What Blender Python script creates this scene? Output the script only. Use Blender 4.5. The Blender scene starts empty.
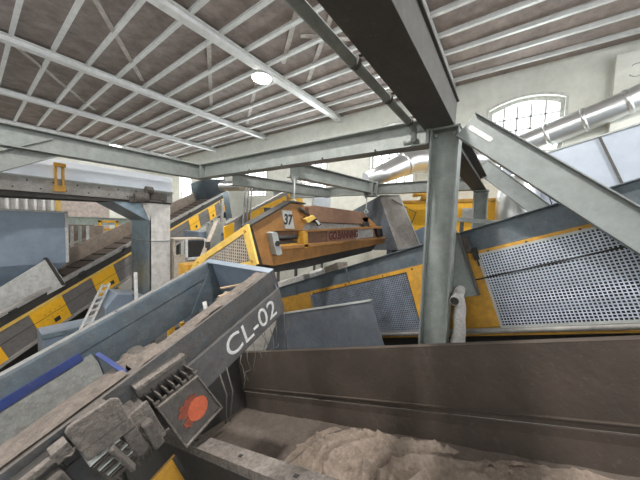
import bpy, bmesh, math, random
from mathutils import Vector, Matrix
random.seed(7)
scn = bpy.context.scene
COL = scn.collection
CZ = 3.4                      # camera height above the hall floor; heights below are given relative to the eye
rad = math.radians

# ------------------------------------------------------------------ materials
def mat(name, col, rough=.6, metal=0., var=.25, scale=6., dust=0., dustcol=(.30,.27,.24), updust=0., bump=.15, bscale=40., streak=False, rust=0., rustcol=(.16,.07,.03), dirt=.38, rvar=.13):
    m = bpy.data.materials.new(name); m.use_nodes = True
    nt = m.node_tree; N = nt.nodes; L = nt.links
    for n in list(N): N.remove(n)
    out = N.new('ShaderNodeOutputMaterial'); b = N.new('ShaderNodeBsdfPrincipled')
    L.new(b.outputs[0], out.inputs[0])
    tc = N.new('ShaderNodeTexCoord')
    mp = N.new('ShaderNodeMapping'); L.new(tc.outputs['Object'], mp.inputs[0])
    if streak: mp.inputs['Scale'].default_value = (1, 1, .12)
    def noise(s, det=6., ro=.6):
        n = N.new('ShaderNodeTexNoise'); n.inputs['Scale'].default_value = s
        n.inputs['Detail'].default_value = det; n.inputs['Roughness'].default_value = ro
        L.new(mp.outputs[0], n.inputs['Vector']); return n
    def ramp(src, a, c):
        r = N.new('ShaderNodeMapRange'); r.inputs['From Min'].default_value = a; r.inputs['From Max'].default_value = c
        L.new(src, r.inputs['Value']); return r.outputs[0]
    def mix(f, a, c, bt='MIX'):
        x = N.new('ShaderNodeMix'); x.data_type = 'RGBA'; x.blend_type = bt
        if isinstance(f, (int, float)): x.inputs[0].default_value = f
        else: L.new(f, x.inputs[0])
        for i, v in ((6, a), (7, c)):
            if isinstance(v, tuple): x.inputs[i].default_value = (*v, 1)
            else: L.new(v, x.inputs[i])
        return x.outputs[2]
    n1 = noise(scale)
    dk = tuple(c*(1-var) for c in col); lt = tuple(min(1, c*(1+var)) for c in col)
    cur = mix(ramp(n1.outputs[0], .3, .7), dk, lt)
    n2 = noise(scale*4.3, 8, .7)
    if rust > 0:
        cur = mix(ramp(n2.outputs[0], .72-rust*.3, .80-rust*.25), cur, rustcol)
    if dust > 0 or updust > 0:
        f = N.new('ShaderNodeMath'); f.operation = 'MULTIPLY'; f.inputs[1].default_value = dust
        n3 = noise(scale*1.7, 9, .72); L.new(ramp(n3.outputs[0], .33, .66), f.inputs[0]); fac = f.outputs[0]
        if updust > 0:
            g = N.new('ShaderNodeNewGeometry'); sx = N.new('ShaderNodeSeparateXYZ'); L.new(g.outputs['Normal'], sx.inputs[0])
            u = ramp(sx.outputs['Z'], .35, .85)
            k = N.new('ShaderNodeMath'); k.operation = 'MULTIPLY'; k.inputs[1].default_value = updust; L.new(u, k.inputs[0])
            mx = N.new('ShaderNodeMath'); mx.operation = 'MAXIMUM'; L.new(fac, mx.inputs[0]); L.new(k.outputs[0], mx.inputs[1]); fac = mx.outputs[0]
        dd = tuple(c*.75 for c in dustcol)
        cur = mix(fac, cur, mix(ramp(n2.outputs[0], .35, .65), dd, dustcol))
    if dirt > 0:
        n4 = noise(scale*2.6, 12, .78); n5 = noise(scale*9, 10, .75)
        cur = mix(ramp(n4.outputs[0], .42, .64), cur, mix(dirt, cur, (.045,.04,.036)))
        cur = mix(ramp(n5.outputs[0], .56, .70), cur, mix(dirt*.9, cur, tuple(min(1, c*1.15+.07) for c in dustcol)))
    L.new(cur, b.inputs['Base Color'])
    b.inputs['Metallic'].default_value = metal
    rr = N.new('ShaderNodeMapRange'); rr.inputs['To Min'].default_value = max(0, rough-rvar); rr.inputs['To Max'].default_value = min(1, rough+rvar)
    L.new(n2.outputs[0], rr.inputs['Value']); L.new(rr.outputs[0], b.inputs['Roughness'])
    if bump > 0:
        bp = N.new('ShaderNodeBump'); bp.inputs['Strength'].default_value = bump; bp.inputs['Distance'].default_value = .02
        L.new(noise(bscale, 5).outputs[0], bp.inputs['Height']); L.new(bp.outputs[0], b.inputs['Normal'])
    return m

def emis(name, col, s):
    m = bpy.data.materials.new(name); m.use_nodes = True
    b = m.node_tree.nodes['Principled BSDF']; b.inputs['Base Color'].default_value = (*col, 1)
    b.inputs['Emission Color'].default_value = (*col, 1); b.inputs['Emission Strength'].default_value = s
    return m

def glass(name):
    m = bpy.data.materials.new(name); m.use_nodes = True
    nt = m.node_tree; b = nt.nodes['Principled BSDF']; out = nt.nodes['Material Output']
    t = nt.nodes.new('ShaderNodeBsdfTransparent'); t.inputs[0].default_value = (.93, .95, .94, 1)
    g = nt.nodes.new('ShaderNodeBsdfGlossy'); g.inputs['Roughness'].default_value = .08
    x = nt.nodes.new('ShaderNodeMixShader'); x.inputs[0].default_value = .06
    nt.links.new(t.outputs[0], x.inputs[1]); nt.links.new(g.outputs[0], x.inputs[2]); nt.links.new(x.outputs[0], out.inputs[0])
    nt.nodes.remove(b); return m

M = dict(
 wall=mat('painted_plaster', (.70,.705,.64), .9, 0, .06, 1.3, .12, (.42,.41,.37), bump=.1, dirt=.14),
 floor=mat('concrete', (.24,.225,.21), .95, 0, .25, 1.5),
 ceil=mat('mesh_panel', (.36,.295,.27), .9, 0, .28, 2.2, .4, (.24,.21,.19), bump=.9, bscale=55, dirt=.3),
 purlin=mat('galvanised_purlin', (.72,.72,.71), .45, .1, .08, 3, dirt=.15),
 strip=mat('roof_strip', (.58,.53,.50), .8, 0, .1, 3),
 winframe=mat('window_frame_paint', (.60,.60,.56), .7, 0, .08, 4),
 steel=mat('grey_green_steel', (.245,.272,.258), .5, 0, .14, 3, .2, (.36,.35,.32), .4, .08, rust=.12, dirt=.28),
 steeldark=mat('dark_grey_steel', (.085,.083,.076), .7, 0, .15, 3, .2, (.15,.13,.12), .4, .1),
 steellight=mat('pale_grey_steel', (.44,.465,.455), .45, .1, .1, 3, .2, (.45,.45,.42), .3, .06, rust=.05, dirt=.22),
 bluegrey=mat('blue_grey_paint', (.08,.118,.15), .5, .1, .18, 4, .35, (.28,.26,.24), .75, .1),
 bluegreyclean=mat('blue_grey_sheet', (.19,.245,.32), .4, .1, .12, 2.2, .15, (.32,.33,.34), .3, .06, dirt=.2),
 slate=mat('slate_blue_sheet', (.12,.145,.18), .5, .15, .22, 3, .4, (.18,.16,.145), .3, .08),
 beamdusty=mat('dusty_blue_grey_paint', (.07,.083,.095), .7, 0, .25, 5, .8, (.13,.109,.095), .9, .35, 25, dirt=.5),
 plategrey=mat('dusty_grey_plate', (.085,.09,.10), .65, 0, .25, 4, .6, (.19,.17,.155), .3, .12),
 slopegrey=mat('scuffed_grey_green', (.10,.112,.11), .6, 0, .3, 7, .45, (.21,.19,.17), .2, .3, 25, dirt=.6),
 dustlid=mat('dust_caked_lid', (.17,.148,.132), .95, 0, .3, 14, .6, (.24,.21,.188), .3, .9, 40, dirt=.65),
 redisc=mat('red_disc', (.60,.12,.05), .6, 0, .15, 20, .2, (.35,.2,.15), dirt=.25),
 blue=mat('blue_paint', (.02,.04,.17), .45, 0, .25, 5, .2, (.14,.15,.2), dirt=.2),
 dust=mat('dust_pile', (.165,.137,.118), 1, 0, .3, 9, .5, (.16,.13,.11), bump=1., bscale=30, dirt=.5),
 litdust=mat('lit_dust', (.33,.265,.215), 1, 0, .2, 7, .4, (.2,.16,.13), 0, .8, 30),  # pale tone carries the light falling on the heap
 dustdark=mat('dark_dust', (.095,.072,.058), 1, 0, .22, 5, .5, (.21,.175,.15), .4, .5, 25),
 trough=mat('dusty_skirt_sheet', (.06,.044,.033), .8, .0, .25, 2.5, .5, (.10,.076,.06), .5, .3, 18),
 rubber=mat('black_rubber', (.025,.024,.023), .8, 0, .3, 5, .3, (.1,.09,.08)),
 black=mat('black_iron', (.02,.02,.02), .7, 0, .3, 5, .2, (.08,.07,.06)),
 yellow=mat('yellow_paint', (.95,.50,.02), .5, 0, .08, 4, .06, (.6,.42,.15), .15, .05, dirt=.14),
 ochre=mat('ochre_paint', (.62,.32,.03), .55, 0, .15, 4, .2, (.38,.25,.12), .4, .08, rust=.15),
 paleyellow=mat('pale_yellow_paint', (.80,.52,.11), .55, 0, .1, 4, .2, (.6,.44,.22), .3, .05, dirt=.22),
 orange=mat('orange_brown_paint', (.37,.17,.045), .5, 0, .2, 3, .25, (.42,.25,.12), .3, .08, rust=.35, rustcol=(.25,.10,.035)),
 brownbeam=mat('brown_cast', (.20,.098,.055), .6, 0, .25, 9, .3, (.28,.18,.12), .3, .5, 60),
 perf=mat('perforated_zinc', (.55,.61,.72), .38, .35, .12, 3, .1, (.3,.29,.28), 0, .04, dirt=.2),
 perfdark=mat('perforated_dull_zinc', (.27,.32,.40), .5, .3, .2, 3, .3, (.2,.19,.18), 0, .04),
 panelgrey=mat('grey_rubber_panel', (.17,.16,.16), .7, 0, .12, 5, .4, (.23,.21,.20), .2),
 greyrail=mat('grey_rail', (.36,.35,.34), .6, .1, .15, 4, .3, (.4,.36,.32), .4),
 board=mat('dusty_brown_board', (.27,.215,.175), .9, 0, .18, 3, .5, (.33,.27,.225), .4, .2),
 white=mat('white_sheet', (.66,.71,.79), .35, .1, .05, 1.5, .08, (.6,.58,.55), .2, .03, dirt=.1),
 whitewarm=mat('white_chute_sheet', (.66,.645,.63), .5, .05, .07, 2, .25, (.52,.47,.44), .2, .05),
 tealsheet=mat('blue_zinc_sheet', (.28,.38,.46), .35, .5, .2, 2, .2, (.3,.3,.3), .2, .04),
 whitepanel=mat('white_blue_sheet', (.40,.45,.53), .35, .1, .05, 1.5, .08, (.5,.5,.5), .2, .03, dirt=.1),
 bracegrey=mat('pale_brace_paint', (.27,.295,.29), .45, .1, .1, 3, .2, (.42,.42,.40), .3, .06, rust=.05, dirt=.2),
 redplate=mat('worn_red_plate', (.30,.12,.08), .5, 0, .3, 14, .5, (.45,.33,.27), 0, .05),
 silver=mat('silver_duct', (.66,.67,.68), .34, .9, .04, 2, .0, bump=0, dirt=.0, rvar=.03),
 tin=mat('plate_tin', (.50,.50,.49), .5, .2, .08, 5),
 beige=mat('beige_sheet', (.50,.44,.37), .8, 0, .1, 4, .3, (.45,.38,.31), .2),
 red=mat('faded_red', (.30,.06,.03), .7, 0, .35, 30, .2, (.3,.2,.16)),
 grime=mat('grimy_cover', (.075,.072,.07), .6, 0, .4, 14, .5, (.2,.17,.15), 0, .3),
 dustmetal=mat('dust_caked_metal', (.075,.066,.06), .9, 0, .4, 14, .75, (.19,.163,.145), .5, .9, 35, dirt=.6),
 letter=mat('white_letter_paint', (.72,.72,.72), .7, 0, .1, 20),
 ink=mat('black_ink', (.02,.02,.02), .7, 0, .1, 5, bump=0),
 redink=mat('dark_red_lettering', (.12,.025,.02), .7, 0, .2, 30, bump=0),
 paper=mat('white_paper', (.7,.7,.7), .8, 0, .05, 5, bump=0),
 strand=mat('cobweb', (.12,.105,.095), 1, 0, .1, 5, bump=0),
 wood=mat('scrap_wood', (.36,.25,.15), .9, 0, .25, 8, .2),
 foam=mat('white_foam', (.6,.58,.56), .9, 0, .1, 12, .3, (.45,.40,.37), bump=.6, bscale=25),
 pink=mat('pale_pink_sheet', (.78,.65,.59), .7, 0, .08, 3),
 green=mat('pale_green_steel', (.40,.46,.42), .6, 0, .1, 3),
 glass=glass('window_glass'), lamp=emis('lamp_glow', (1., .98, .93), 9.),
)

# ------------------------------------------------------------------ mesh helpers
SMALL = {'bolt', 'rail_slot', 'bolt_hole', 'red_flake', 'slot', 'leg', 'stand', 'stay'}
class MB:
    def __init__(s): s.v = []; s.f = []; s.smooth = []; s.chunks = []
    def add(s, vs, fs, sm=False):
        o = len(s.v); s.chunks.append((o, len(s.f))); s.v += [tuple(v) for v in vs]
        for f in fs: s.f.append(tuple(i+o for i in f)); s.smooth.append(sm)
        return s
    def box(s, x0, x1, y0, y1, z0, z1):
        vs = [(x, y, z) for x in (x0, x1) for y in (y0, y1) for z in (z0, z1)]
        return s.add(vs, [(0,1,3,2),(4,6,7,5),(0,4,5,1),(2,3,7,6),(0,2,6,4),(1,5,7,3)])
    def hexa(s, b, t):            # bottom ring of 4, top ring of 4
        return s.add(list(b)+list(t), [(3,2,1,0),(4,5,6,7)]+[(i,(i+1)%4,4+(i+1)%4,4+i) for i in range(4)])
    def prism(s, poly, ax, c0, c1):
        def P(p, c):
            a, b = p
            return {'x': (c, a, b), 'y': (a, c, b), 'z': (a, b, c)}[ax]
        n = len(poly); vs = [P(p, c0) for p in poly]+[P(p, c1) for p in poly]
        return s.add(vs, [tuple(range(n)), tuple(range(2*n-1, n-1, -1))]+[(i, n+i, n+(i+1)%n, (i+1)%n) for i in range(n)])
    def loft(s, ra, rb): 
        n = len(ra)
        return s.add(list(ra)+list(rb), [tuple(range(n-1,-1,-1)), tuple(range(n, 2*n))]+[(i,(i+1)%n,n+(i+1)%n,n+i) for i in range(n)])
    def tube(s, pts, r, n=10, caps=True):
        pts = [Vector(p) for p in pts]; rings = []; R = r if isinstance(r, (list, tuple)) else [r]*len(pts)
        d0 = (pts[1]-pts[0]).normalized(); a = d0.orthogonal().normalized()
        for i, p in enumerate(pts):
            d = ((pts[min(i+1, len(pts)-1)]-p).normalized()+(p-pts[max(i-1, 0)]).normalized())
            d = d.normalized() if d.length > 1e-6 else d0
            a = (a-d*a.dot(d)).normalized(); b = d.cross(a)
            rings.append([p+(a*math.cos(2*math.pi*k/n)+b*math.sin(2*math.pi*k/n))*R[i] for k in range(n)])
        o = len(s.v); s.chunks.append((o, len(s.f)))
        for rg in rings: s.v += [tuple(v) for v in rg]
        for i in range(len(rings)-1):
            for k in range(n):
                s.f.append((o+i*n+k, o+i*n+(k+1)%n, o+(i+1)*n+(k+1)%n, o+(i+1)*n+k)); s.smooth.append(True)
        if caps:
            s.f.append(tuple(o+k for k in range(n-1, -1, -1))); s.smooth.append(False)
            s.f.append(tuple(o+(len(rings)-1)*n+k for k in range(n))); s.smooth.append(False)
        return s
    def bar(s, p, q, w, h, up=(0,0,1)):      # rectangular bar, w across, h along up
        p, q, up = Vector(p), Vector(q), Vector(up); d = (q-p).normalized(); a = d.cross(up).normalized(); b = a.cross(d)
        ring = lambda c: [c-a*w/2-b*h/2, c+a*w/2-b*h/2, c+a*w/2+b*h/2, c-a*w/2+b*h/2]
        return s.hexa(ring(p), ring(q))
    def ibeam(s, p, q, h, b, tf, tw, up=(0,0,1), sides=3):
        p, q, up = Vector(p), Vector(q), Vector(up); d = (q-p).normalized(); a = d.cross(up).normalized(); u = a.cross(d)
        H, B, W = h/2, b/2, tw/2
        if sides == 3: prof = [(-B,-H),(B,-H),(B,-H+tf),(W,-H+tf),(W,H-tf),(B,H-tf),(B,H),(-B,H),(-B,H-tf),(-W,H-tf),(-W,-H+tf),(-B,-H+tf)]
        else: prof = [(-B,-H),(B,-H),(B,-H+tf),(-B+tw,-H+tf),(-B+tw,H-tf),(B,H-tf),(B,H),(-B,H)]      # channel
        return s.loft([p+a*x+u*y for x, y in prof], [q+a*x+u*y for x, y in prof])
    def sheet(s, pts, th, nrm):                 # planar polygon given thickness along nrm
        nrm = Vector(nrm).normalized()*th
        return s.loft([Vector(p) for p in pts], [Vector(p)+nrm for p in pts])
    def bolt(s, c, ax, r=.012, h=.01, n=6):
        c = Vector(c); return s.tube([c, c+Vector(ax)*h], r, n)
    def grid(s, nx, ny, fn, sm=True):
        vs = [fn(i/nx, j/ny) for i in range(nx+1) for j in range(ny+1)]
        return s.add(vs, [(i*(ny+1)+j, (i+1)*(ny+1)+j, (i+1)*(ny+1)+j+1, i*(ny+1)+j+1) for i in range(nx) for j in range(ny)], sm)
    def perf(s, x0, x1, z0, z1, nx, nz, hole=.62, y=0., inside=None, th=.004):
        """plate in the local XZ plane with square holes: every cell is four trapezoids round its hole, front and back."""
        dx, dz = (x1-x0)/nx, (z1-z0)/nz
        for i in range(nx):
            for j in range(nz):
                a, b = x0+i*dx, z0+j*dz
                if inside and not inside(a+dx/2, b+dz/2): continue
                m, k = dx*(1-hole)/2, dz*(1-hole)/2
                vs = []
                for yy in (y, y+th):
                    vs += [(a,yy,b),(a+dx,yy,b),(a+dx,yy,b+dz),(a,yy,b+dz),(a+m,yy,b+k),(a+dx-m,yy,b+k),(a+dx-m,yy,b+dz-k),(a+m,yy,b+dz-k)]
                fs = [(0,1,5,4),(1,2,6,5),(2,3,7,6),(3,0,4,7)]
                s.add(vs, fs+[tuple(8+t for t in reversed(f)) for f in fs]+[(4+t, 4+(t+1)%4, 12+(t+1)%4, 12+t) for t in range(4)])
        return s
    def build(s, name, m, parent=None, bevel=0., kind=None, label=None, solid=False):
        if name in SMALL and len(s.chunks) > 1:          # every bolt, slot or hole is a part of its own
            ends = s.chunks[1:]+[(len(s.v), len(s.f))]; o = None
            for (v0, f0), (v1, f1) in zip(s.chunks, ends):
                q = MB(); q.v = s.v[v0:v1]; q.f = [tuple(i-v0 for i in f) for f in s.f[f0:f1]]; q.smooth = s.smooth[f0:f1]
                o = q.build(name, m, parent, bevel, kind, label, solid)
            return o
        me = bpy.data.meshes.new(name); me.from_pydata(s.v, [], s.f); me.update()
        for p, sm in zip(me.polygons, s.smooth): p.use_smooth = sm
        if not solid:
            bm = bmesh.new(); bm.from_mesh(me); bmesh.ops.recalc_face_normals(bm, faces=bm.faces); bm.to_mesh(me); bm.free()
        o = bpy.data.objects.new(name, me); COL.objects.link(o)
        me.materials.append(M[m] if isinstance(m, str) else m)
        if parent is not None: o.parent = parent
        if bevel:
            bv = o.modifiers.new('bevel', 'BEVEL'); bv.width = bevel; bv.segments = 2; bv.limit_method = 'ANGLE'
        if kind: o['kind'] = kind
        if label: o['label'] = label
        return o

def tag(o, label, cat, group=None):
    o['label'] = label; o['category'] = cat
    if group: o['group'] = group
    return o
def thing(name, label, cat, loc, az=0., inc=0., roll=0., group=None):
    o = bpy.data.objects.new(name, None); COL.objects.link(o)
    o.empty_display_size = .1
    o.matrix_world = Matrix.Translation((loc[0], loc[1], loc[2]+CZ)) @ Matrix.Rotation(rad(az), 4, 'Z') @ Matrix.Rotation(rad(-inc), 4, 'Y') @ Matrix.Rotation(rad(roll), 4, 'X')
    return tag(o, label, cat, group)
def place(o):
    o.location.z += CZ; return o
def struct(o): o['kind'] = 'structure'; return place(o)
def text(name, s, size, m, parent, loc, rot=(90,0,0), label=None, sx=1., bold=0.):
    cu = bpy.data.curves.new(name, 'FONT'); cu.body = s; cu.size = size; cu.extrude = .0015; cu.offset = bold; cu.align_x = 'LEFT'
    t = bpy.data.objects.new(name+'_curve', cu); COL.objects.link(t); bpy.context.view_layer.update()
    me = bpy.data.meshes.new_from_object(t.evaluated_get(bpy.context.evaluated_depsgraph_get()))
    bpy.data.objects.remove(t); bpy.data.curves.remove(cu)
    o = bpy.data.objects.new(name, me); COL.objects.link(o); me.materials.clear(); me.materials.append(M[m])
    o.parent = parent; o.location = loc; o.rotation_euler = [rad(a) for a in rot]; o.scale = (sx, 1, 1)
    if label: o['label'] = label
    return o

# ------------------------------------------------------------------ camera
D1 = Vector((0.58868258, 0.02818161, 0.8078729)); D2 = Vector((-0.80768493, 0.06147012, 0.5864013)); D3 = Vector((0.03313431, 0.99771099, -0.05894826))
right = Vector((D1[0], D2[0], D3[0])); up = Vector((D1[1], D2[1], D3[1])); fwd = Vector((D1[2], D2[2], D3[2]))
cd = bpy.data.cameras.new('camera'); cam = bpy.data.objects.new('camera', cd); COL.objects.link(cam)
cd.sensor_width = 36; cd.lens = 36*258/640; cd.clip_start = .05
cam.matrix_world = Matrix(((right.x, up.x, -fwd.x, 0), (right.y, up.y, -fwd.y, 0), (right.z, up.z, -fwd.z, CZ), (0,0,0,1)))
scn.camera = cam

# ------------------------------------------------------------------ the hall
XW, ZC, ZF = 8.4, 4.0, -CZ
XM, YM0, YM1 = -5., -7., 20.
struct(MB().box(XM, XW+.3, YM0, YM1+.3, ZF-.2, ZF).build('floor', 'floor'))
ceil = struct(MB().box(XM, XW+.3, YM0, YM1+.3, ZC+.09, ZC+.2).build('ceiling', 'ceil'))
x = .353*4 - .66*9
while x < XW-.1:
    MB().ibeam((x, YM0, ZC+.045), (x, YM1, ZC+.045), .09, .07, .012, .012).build('purlin', 'purlin', ceil, kind='structure')
    x += .657
for y in (-2.70, 1.53, 5.33, 9.37, 13.42, 17.6):
    w = .2
    MB().ibeam((XM, y, ZC-.06), (XW, y, ZC-.06), .16, w, .015, .02).build('rafter', 'purlin', ceil, kind='structure')
for (x0, y0, x1, y1) in ((.9,2.2,2.6,4.6),(2.7,2.0,4.9,4.9),(3.6,2.2,5.9,4.9),(.3,3.2,2.2,2.2),(4.4,3.9,5.6,2.4),(1.2,6.,3.2,9.),(3.4,5.8,5.4,9.),(5.0,6.,7.,9.),(.9,10,3.,13)):
    MB().bar((x0, y0, ZC+.08), (x1, y1, ZC+.08), .1, .02).build('brace_strip', 'strip', ceil, kind='structure')

WC = [-.15+3.41*k for k in range(-1, 6)]
ZS, ZT, ZA, HW = 1.25, 3.2, 3.39, .76
wm = MB(); prev = YM0
def arch(yc, hw, n=10): return [(yc+hw*(2*i/n-1), ZT+(ZA-ZT)*(1-(2*i/n-1)**2)) for i in range(n+1)]
for yc in WC:
    wm.box(XW, XW+.35, prev, yc-HW, ZF, ZC+.1); prev = yc+HW
    wm.box(XW, XW+.35, yc-HW, yc+HW, ZF, ZS)
    a = arch(yc, HW); wm.prism([(yc-HW, ZC+.1)]+a+[(yc+HW, ZC+.1)], 'x', XW, XW+.35)
wm.box(XW, XW+.35, prev, YM1+.3, ZF, ZC+.1)
wb = struct(wm.build('wall_back', 'wall'))
MB().box(XW-.22, XW, -2.95, -1.62, ZF, 3.78).build('pilaster', 'wall', wb, bevel=.01, kind='structure')
ci = MB().tube([(XW-.225, -1.93+.12*math.cos(t*.3), 3.38+.13*math.sin(t*.3)) for t in range(3, 20)], .006, 6); ci.box(XW-.225, XW-.22, -2.02, -1.98, 3.25, 3.28).box(XW-.225, XW-.22, -2.0, -1.98, 3.4, 3.5)
ci.build('painted_circle_mark', 'steel', wb, kind='structure')
struct(MB().box(XM, XW+.3, YM1, YM1+.3, ZF, ZC+.1).build('wall_left', 'wall'))
struct(MB().box(XM, XW+.3, YM0-.3, YM0, ZF, .9).box(XM, XW+.3, YM0-.3, YM0, 3.3, ZC+.1).build('wall_right', 'wall'))
struct(MB().box(XM-.3, XM, YM0, YM1+.3, ZF, 2.1).box(XM-.3, XM, YM0, YM1+.3, 3.3, ZC+.1).build('wall_rear', 'wall'))
for i, yc in enumerate(WC):
    fr = MB(); a = arch(yc, HW); ai = arch(yc, HW-.08)
    ring = [(yc-HW, ZS)]+a+[(yc+HW, ZS)]; inn = [(yc-HW+.08, ZS+.08)]+[(p, q-.08) for p, q in ai]+[(yc+HW-.08, ZS+.08)]
    n = len(ring)
    for xx, nm in ((XW+.10, 0),):
        vs = [(xx, *p) for p in ring]+[(xx, *p) for p in inn]+[(xx+.06, *p) for p in ring]+[(xx+.06, *p) for p in inn]
        fs = []
        for k in range(n):
            j = (k+1) % n
            fs += [(k, j, n+j, n+k), (2*n+k, 3*n+k, 3*n+j, 2*n+j), (n+k, n+j, 3*n+j, 3*n+k), (k, 2*n+k, 2*n+j, j)]
        fr.add(vs, fs)
    for k in range(1, 5): fr.box(XW+.11, XW+.14, yc-HW+.06+k*(2*HW-.12)/5-.022, yc-HW+.06+k*(2*HW-.12)/5+.022, ZS+.05, ZT+.05)
    z = ZT-.28
    while z > ZS+.1: fr.box(XW+.11, XW+.14, yc-HW+.05, yc+HW-.05, z-.02, z+.02); z -= .3
    w = struct(fr.build('window_%d' % (i+1), 'winframe'))
    tr = MB().prism([(yc-HW-.06, ZS-.05)]+[(p+(p-yc)*.08, q+.05) for p, q in a]+[(yc+HW+.06, ZS-.05)], 'x', XW-.02, XW-.019)
    ca = [(yc-HW-.05, ZS)]+[(yc+(p-yc)*1.07, q+.05) for p, q in a]+[(yc+HW+.05, ZS)]; ci2 = [(yc-HW, ZS)]+a+[(yc+HW, ZS)]
    cm = MB(); n = len(ca)
    cm.add([(XW-.025, *p) for p in ca]+[(XW-.025, *p) for p in ci2]+[(XW, *p) for p in ca]+[(XW, *p) for p in ci2],
           sum([[(k, k+1, n+k+1, n+k), (k, 2*n+k, 2*n+k+1, k+1), (n+k, n+k+1, 3*n+k+1, 3*n+k)] for k in range(n-1)], []))
    cm.build('window_surround', 'winframe', w, kind='structure')
    MB().prism([(yc-HW+.05, ZS+.05)]+[(p, q-.05) for p, q in arch(yc, HW-.05)]+[(yc+HW-.05, ZS+.05)], 'x', XW+.12, XW+.124).build('window_pane', 'glass', w, kind='structure')

# ------------------------------------------------------------------ steel frame
def girder(name, label, p, q, h, b, m='steel', tf=.016, tw=.012, bolts=0, loc=None):
    p, q = Vector(p), Vector(q); t = thing(name, label, 'girder', p)
    MB().ibeam((0,0,0), q-p, h, b, tf, tw).build('beam', m, t, .003)
    return t
def plates(t, items, m='steel', name='end_plate'):
    for a in items: MB().box(*a).build(name, m, t, .003)
g = girder('steel_girder', 'grey-green steel girder crossing the upper left of the hall below the ceiling', (-2.5, 5.55, 1.06), (3.2, 5.55, 1.06), .30, .22)
g = girder('steel_girder', 'grey-green steel girder running from the tall near column to the left corner joint', (3.1, .78, 1.065), (3.1, 5.43, 1.065), .29, .20)
plates(g, [(-.11,.11,-.02,.01,-.14,.14), (-.11,.11,4.62,4.65,-.14,.14)])
bm_ = MB()
for y in (.6, 1.4, 2.2, 3.): bm_.bolt((-.1, y, -.13), (-1,0,0), .014, .012)
bm_.build('bolt', 'black', g)
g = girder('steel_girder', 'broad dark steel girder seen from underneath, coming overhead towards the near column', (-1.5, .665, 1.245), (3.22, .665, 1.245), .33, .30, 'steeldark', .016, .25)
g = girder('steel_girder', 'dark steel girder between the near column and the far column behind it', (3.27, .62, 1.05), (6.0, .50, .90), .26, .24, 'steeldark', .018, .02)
g = girder('steel_girder', 'grey steel girder on the far column, behind the hanging magnet unit', (5.9, .55, .90), (5.9, 6.2, .90), .24, .18)
g = girder('steel_girder', 'grey steel girder from which the orange magnet unit hangs', (3.2, 2.98, .90), (5.85, 2.62, .90), .26, .18)
MB().box(2.3,2.33,-.42,-.2,-.2,.16).box(2.5,2.53,-.45,-.22,-.2,.16).box(2.28,2.55,-.45,-.2,-.2,-.17).build('clamp_frame', 'steel', g)
g = girder('steel_girder', 'grey steel girder behind the cables, second parallel to the magnet girder', (3.2, 4.55, .86), (5.85, 4.0, .86), .24, .16)

def column(label, x, y, z1, bx, by):
    t = thing('steel_column', label, 'column', (x, y, ZF))
    H = z1-ZF
    MB().ibeam((0,0,.02), (0,0,H), by, bx, .018, .014, up=(0,1,0)).build('shaft', 'steel', t, .003)
    MB().box(-.2,.2,-.2,.2,0,.02).build('base_plate', 'steel', t)
    MB().box(-bx/2-.01,bx/2+.01,-by/2-.01,by/2+.01,H-.02,H).build('cap_plate', 'steel', t)
    b = MB()
    for s in (-1, 1): b.bolt((-.03, s*.09, H-.06), (-1,0,0), .014, .02)
    b.build('bolt', 'steellight', t)
    return t
column('tall grey-green steel column in front, right of the picture centre', 3.12, .61, 1.08, .22, .285)
column('smaller far steel column standing behind the near column', 5.95, .47, .77, .2, .24)

def at(px, py, ax, c):                       # point where a sight line meets a plane x=c, y=c or z=c (heights relative to the eye)
    v = right*((px-320)/258)+up*(-(py-240)/258)+fwd
    return v*(c/v[ax])
def brace(label, x, p, q, wid, th, dx):
    p = at(*p, 0, x); q = at(*q, 0, x); d = (q-p).normalized()
    t = thing('diagonal_brace', label, 'brace', p)
    MB().ibeam((0,0,0), q-p, wid, th, .012, .014, up=(0, -d.z, d.y) if d.y < 0 else (0, d.z, -d.y), sides=3).build('beam', 'bracegrey', t, .003)
    return t, p, q, d
t, p, q, d = brace('wide pale steel diagonal brace descending to the right from the near column top', 3.0, (466,125), (700,268), .26, .10, 0)
nrm = Vector((0, d.z, -d.y)).normalized()
e_ = q-p; MB().box(-.06,.06,e_.y-.06,e_.y+.06,ZF-p.z,e_.z+.1).build('foot_post', 'bracegrey', t)
sl = MB(); c = d*.17; sl.sheet([c+d*a*.13+nrm*b*.022+Vector((-.008,0,0)) for a, b in ((-1,-.6),(-.85,-1),(.85,-1),(1,-.6),(1,.6),(.85,1),(-.85,1),(-1,.6))], .004, (-1,0,0)).build('slot', 'letter', t, label='light slot')
cb = MB().tube([Vector((-.06,0,0))+d*2.62+nrm*.13, Vector((-.06,0,0))+d*2.66, Vector((-.06,0,0))+d*2.62-nrm*.13, Vector((-.06,0,-.3))+d*2.62-nrm*.13], .006, 6).build('hanging_wire', 'black', t)
brace('short far diagonal brace dropping right from the far column', 5.85, (482,166), (552,218), .28, .10, 0)
t = thing('knee_brace', 'dull brown-grey knee brace under the upper left girder', 'brace', (.25, 5.45, .95))
kp, kq = at(58,147,1,5.57), at(-60,176,1,5.57); ko = Vector((.25,5.45,.95))
MB().ibeam(kp-ko, kq-ko, .24, .14, .014, .012).build('beam', 'steel', t)
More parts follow.
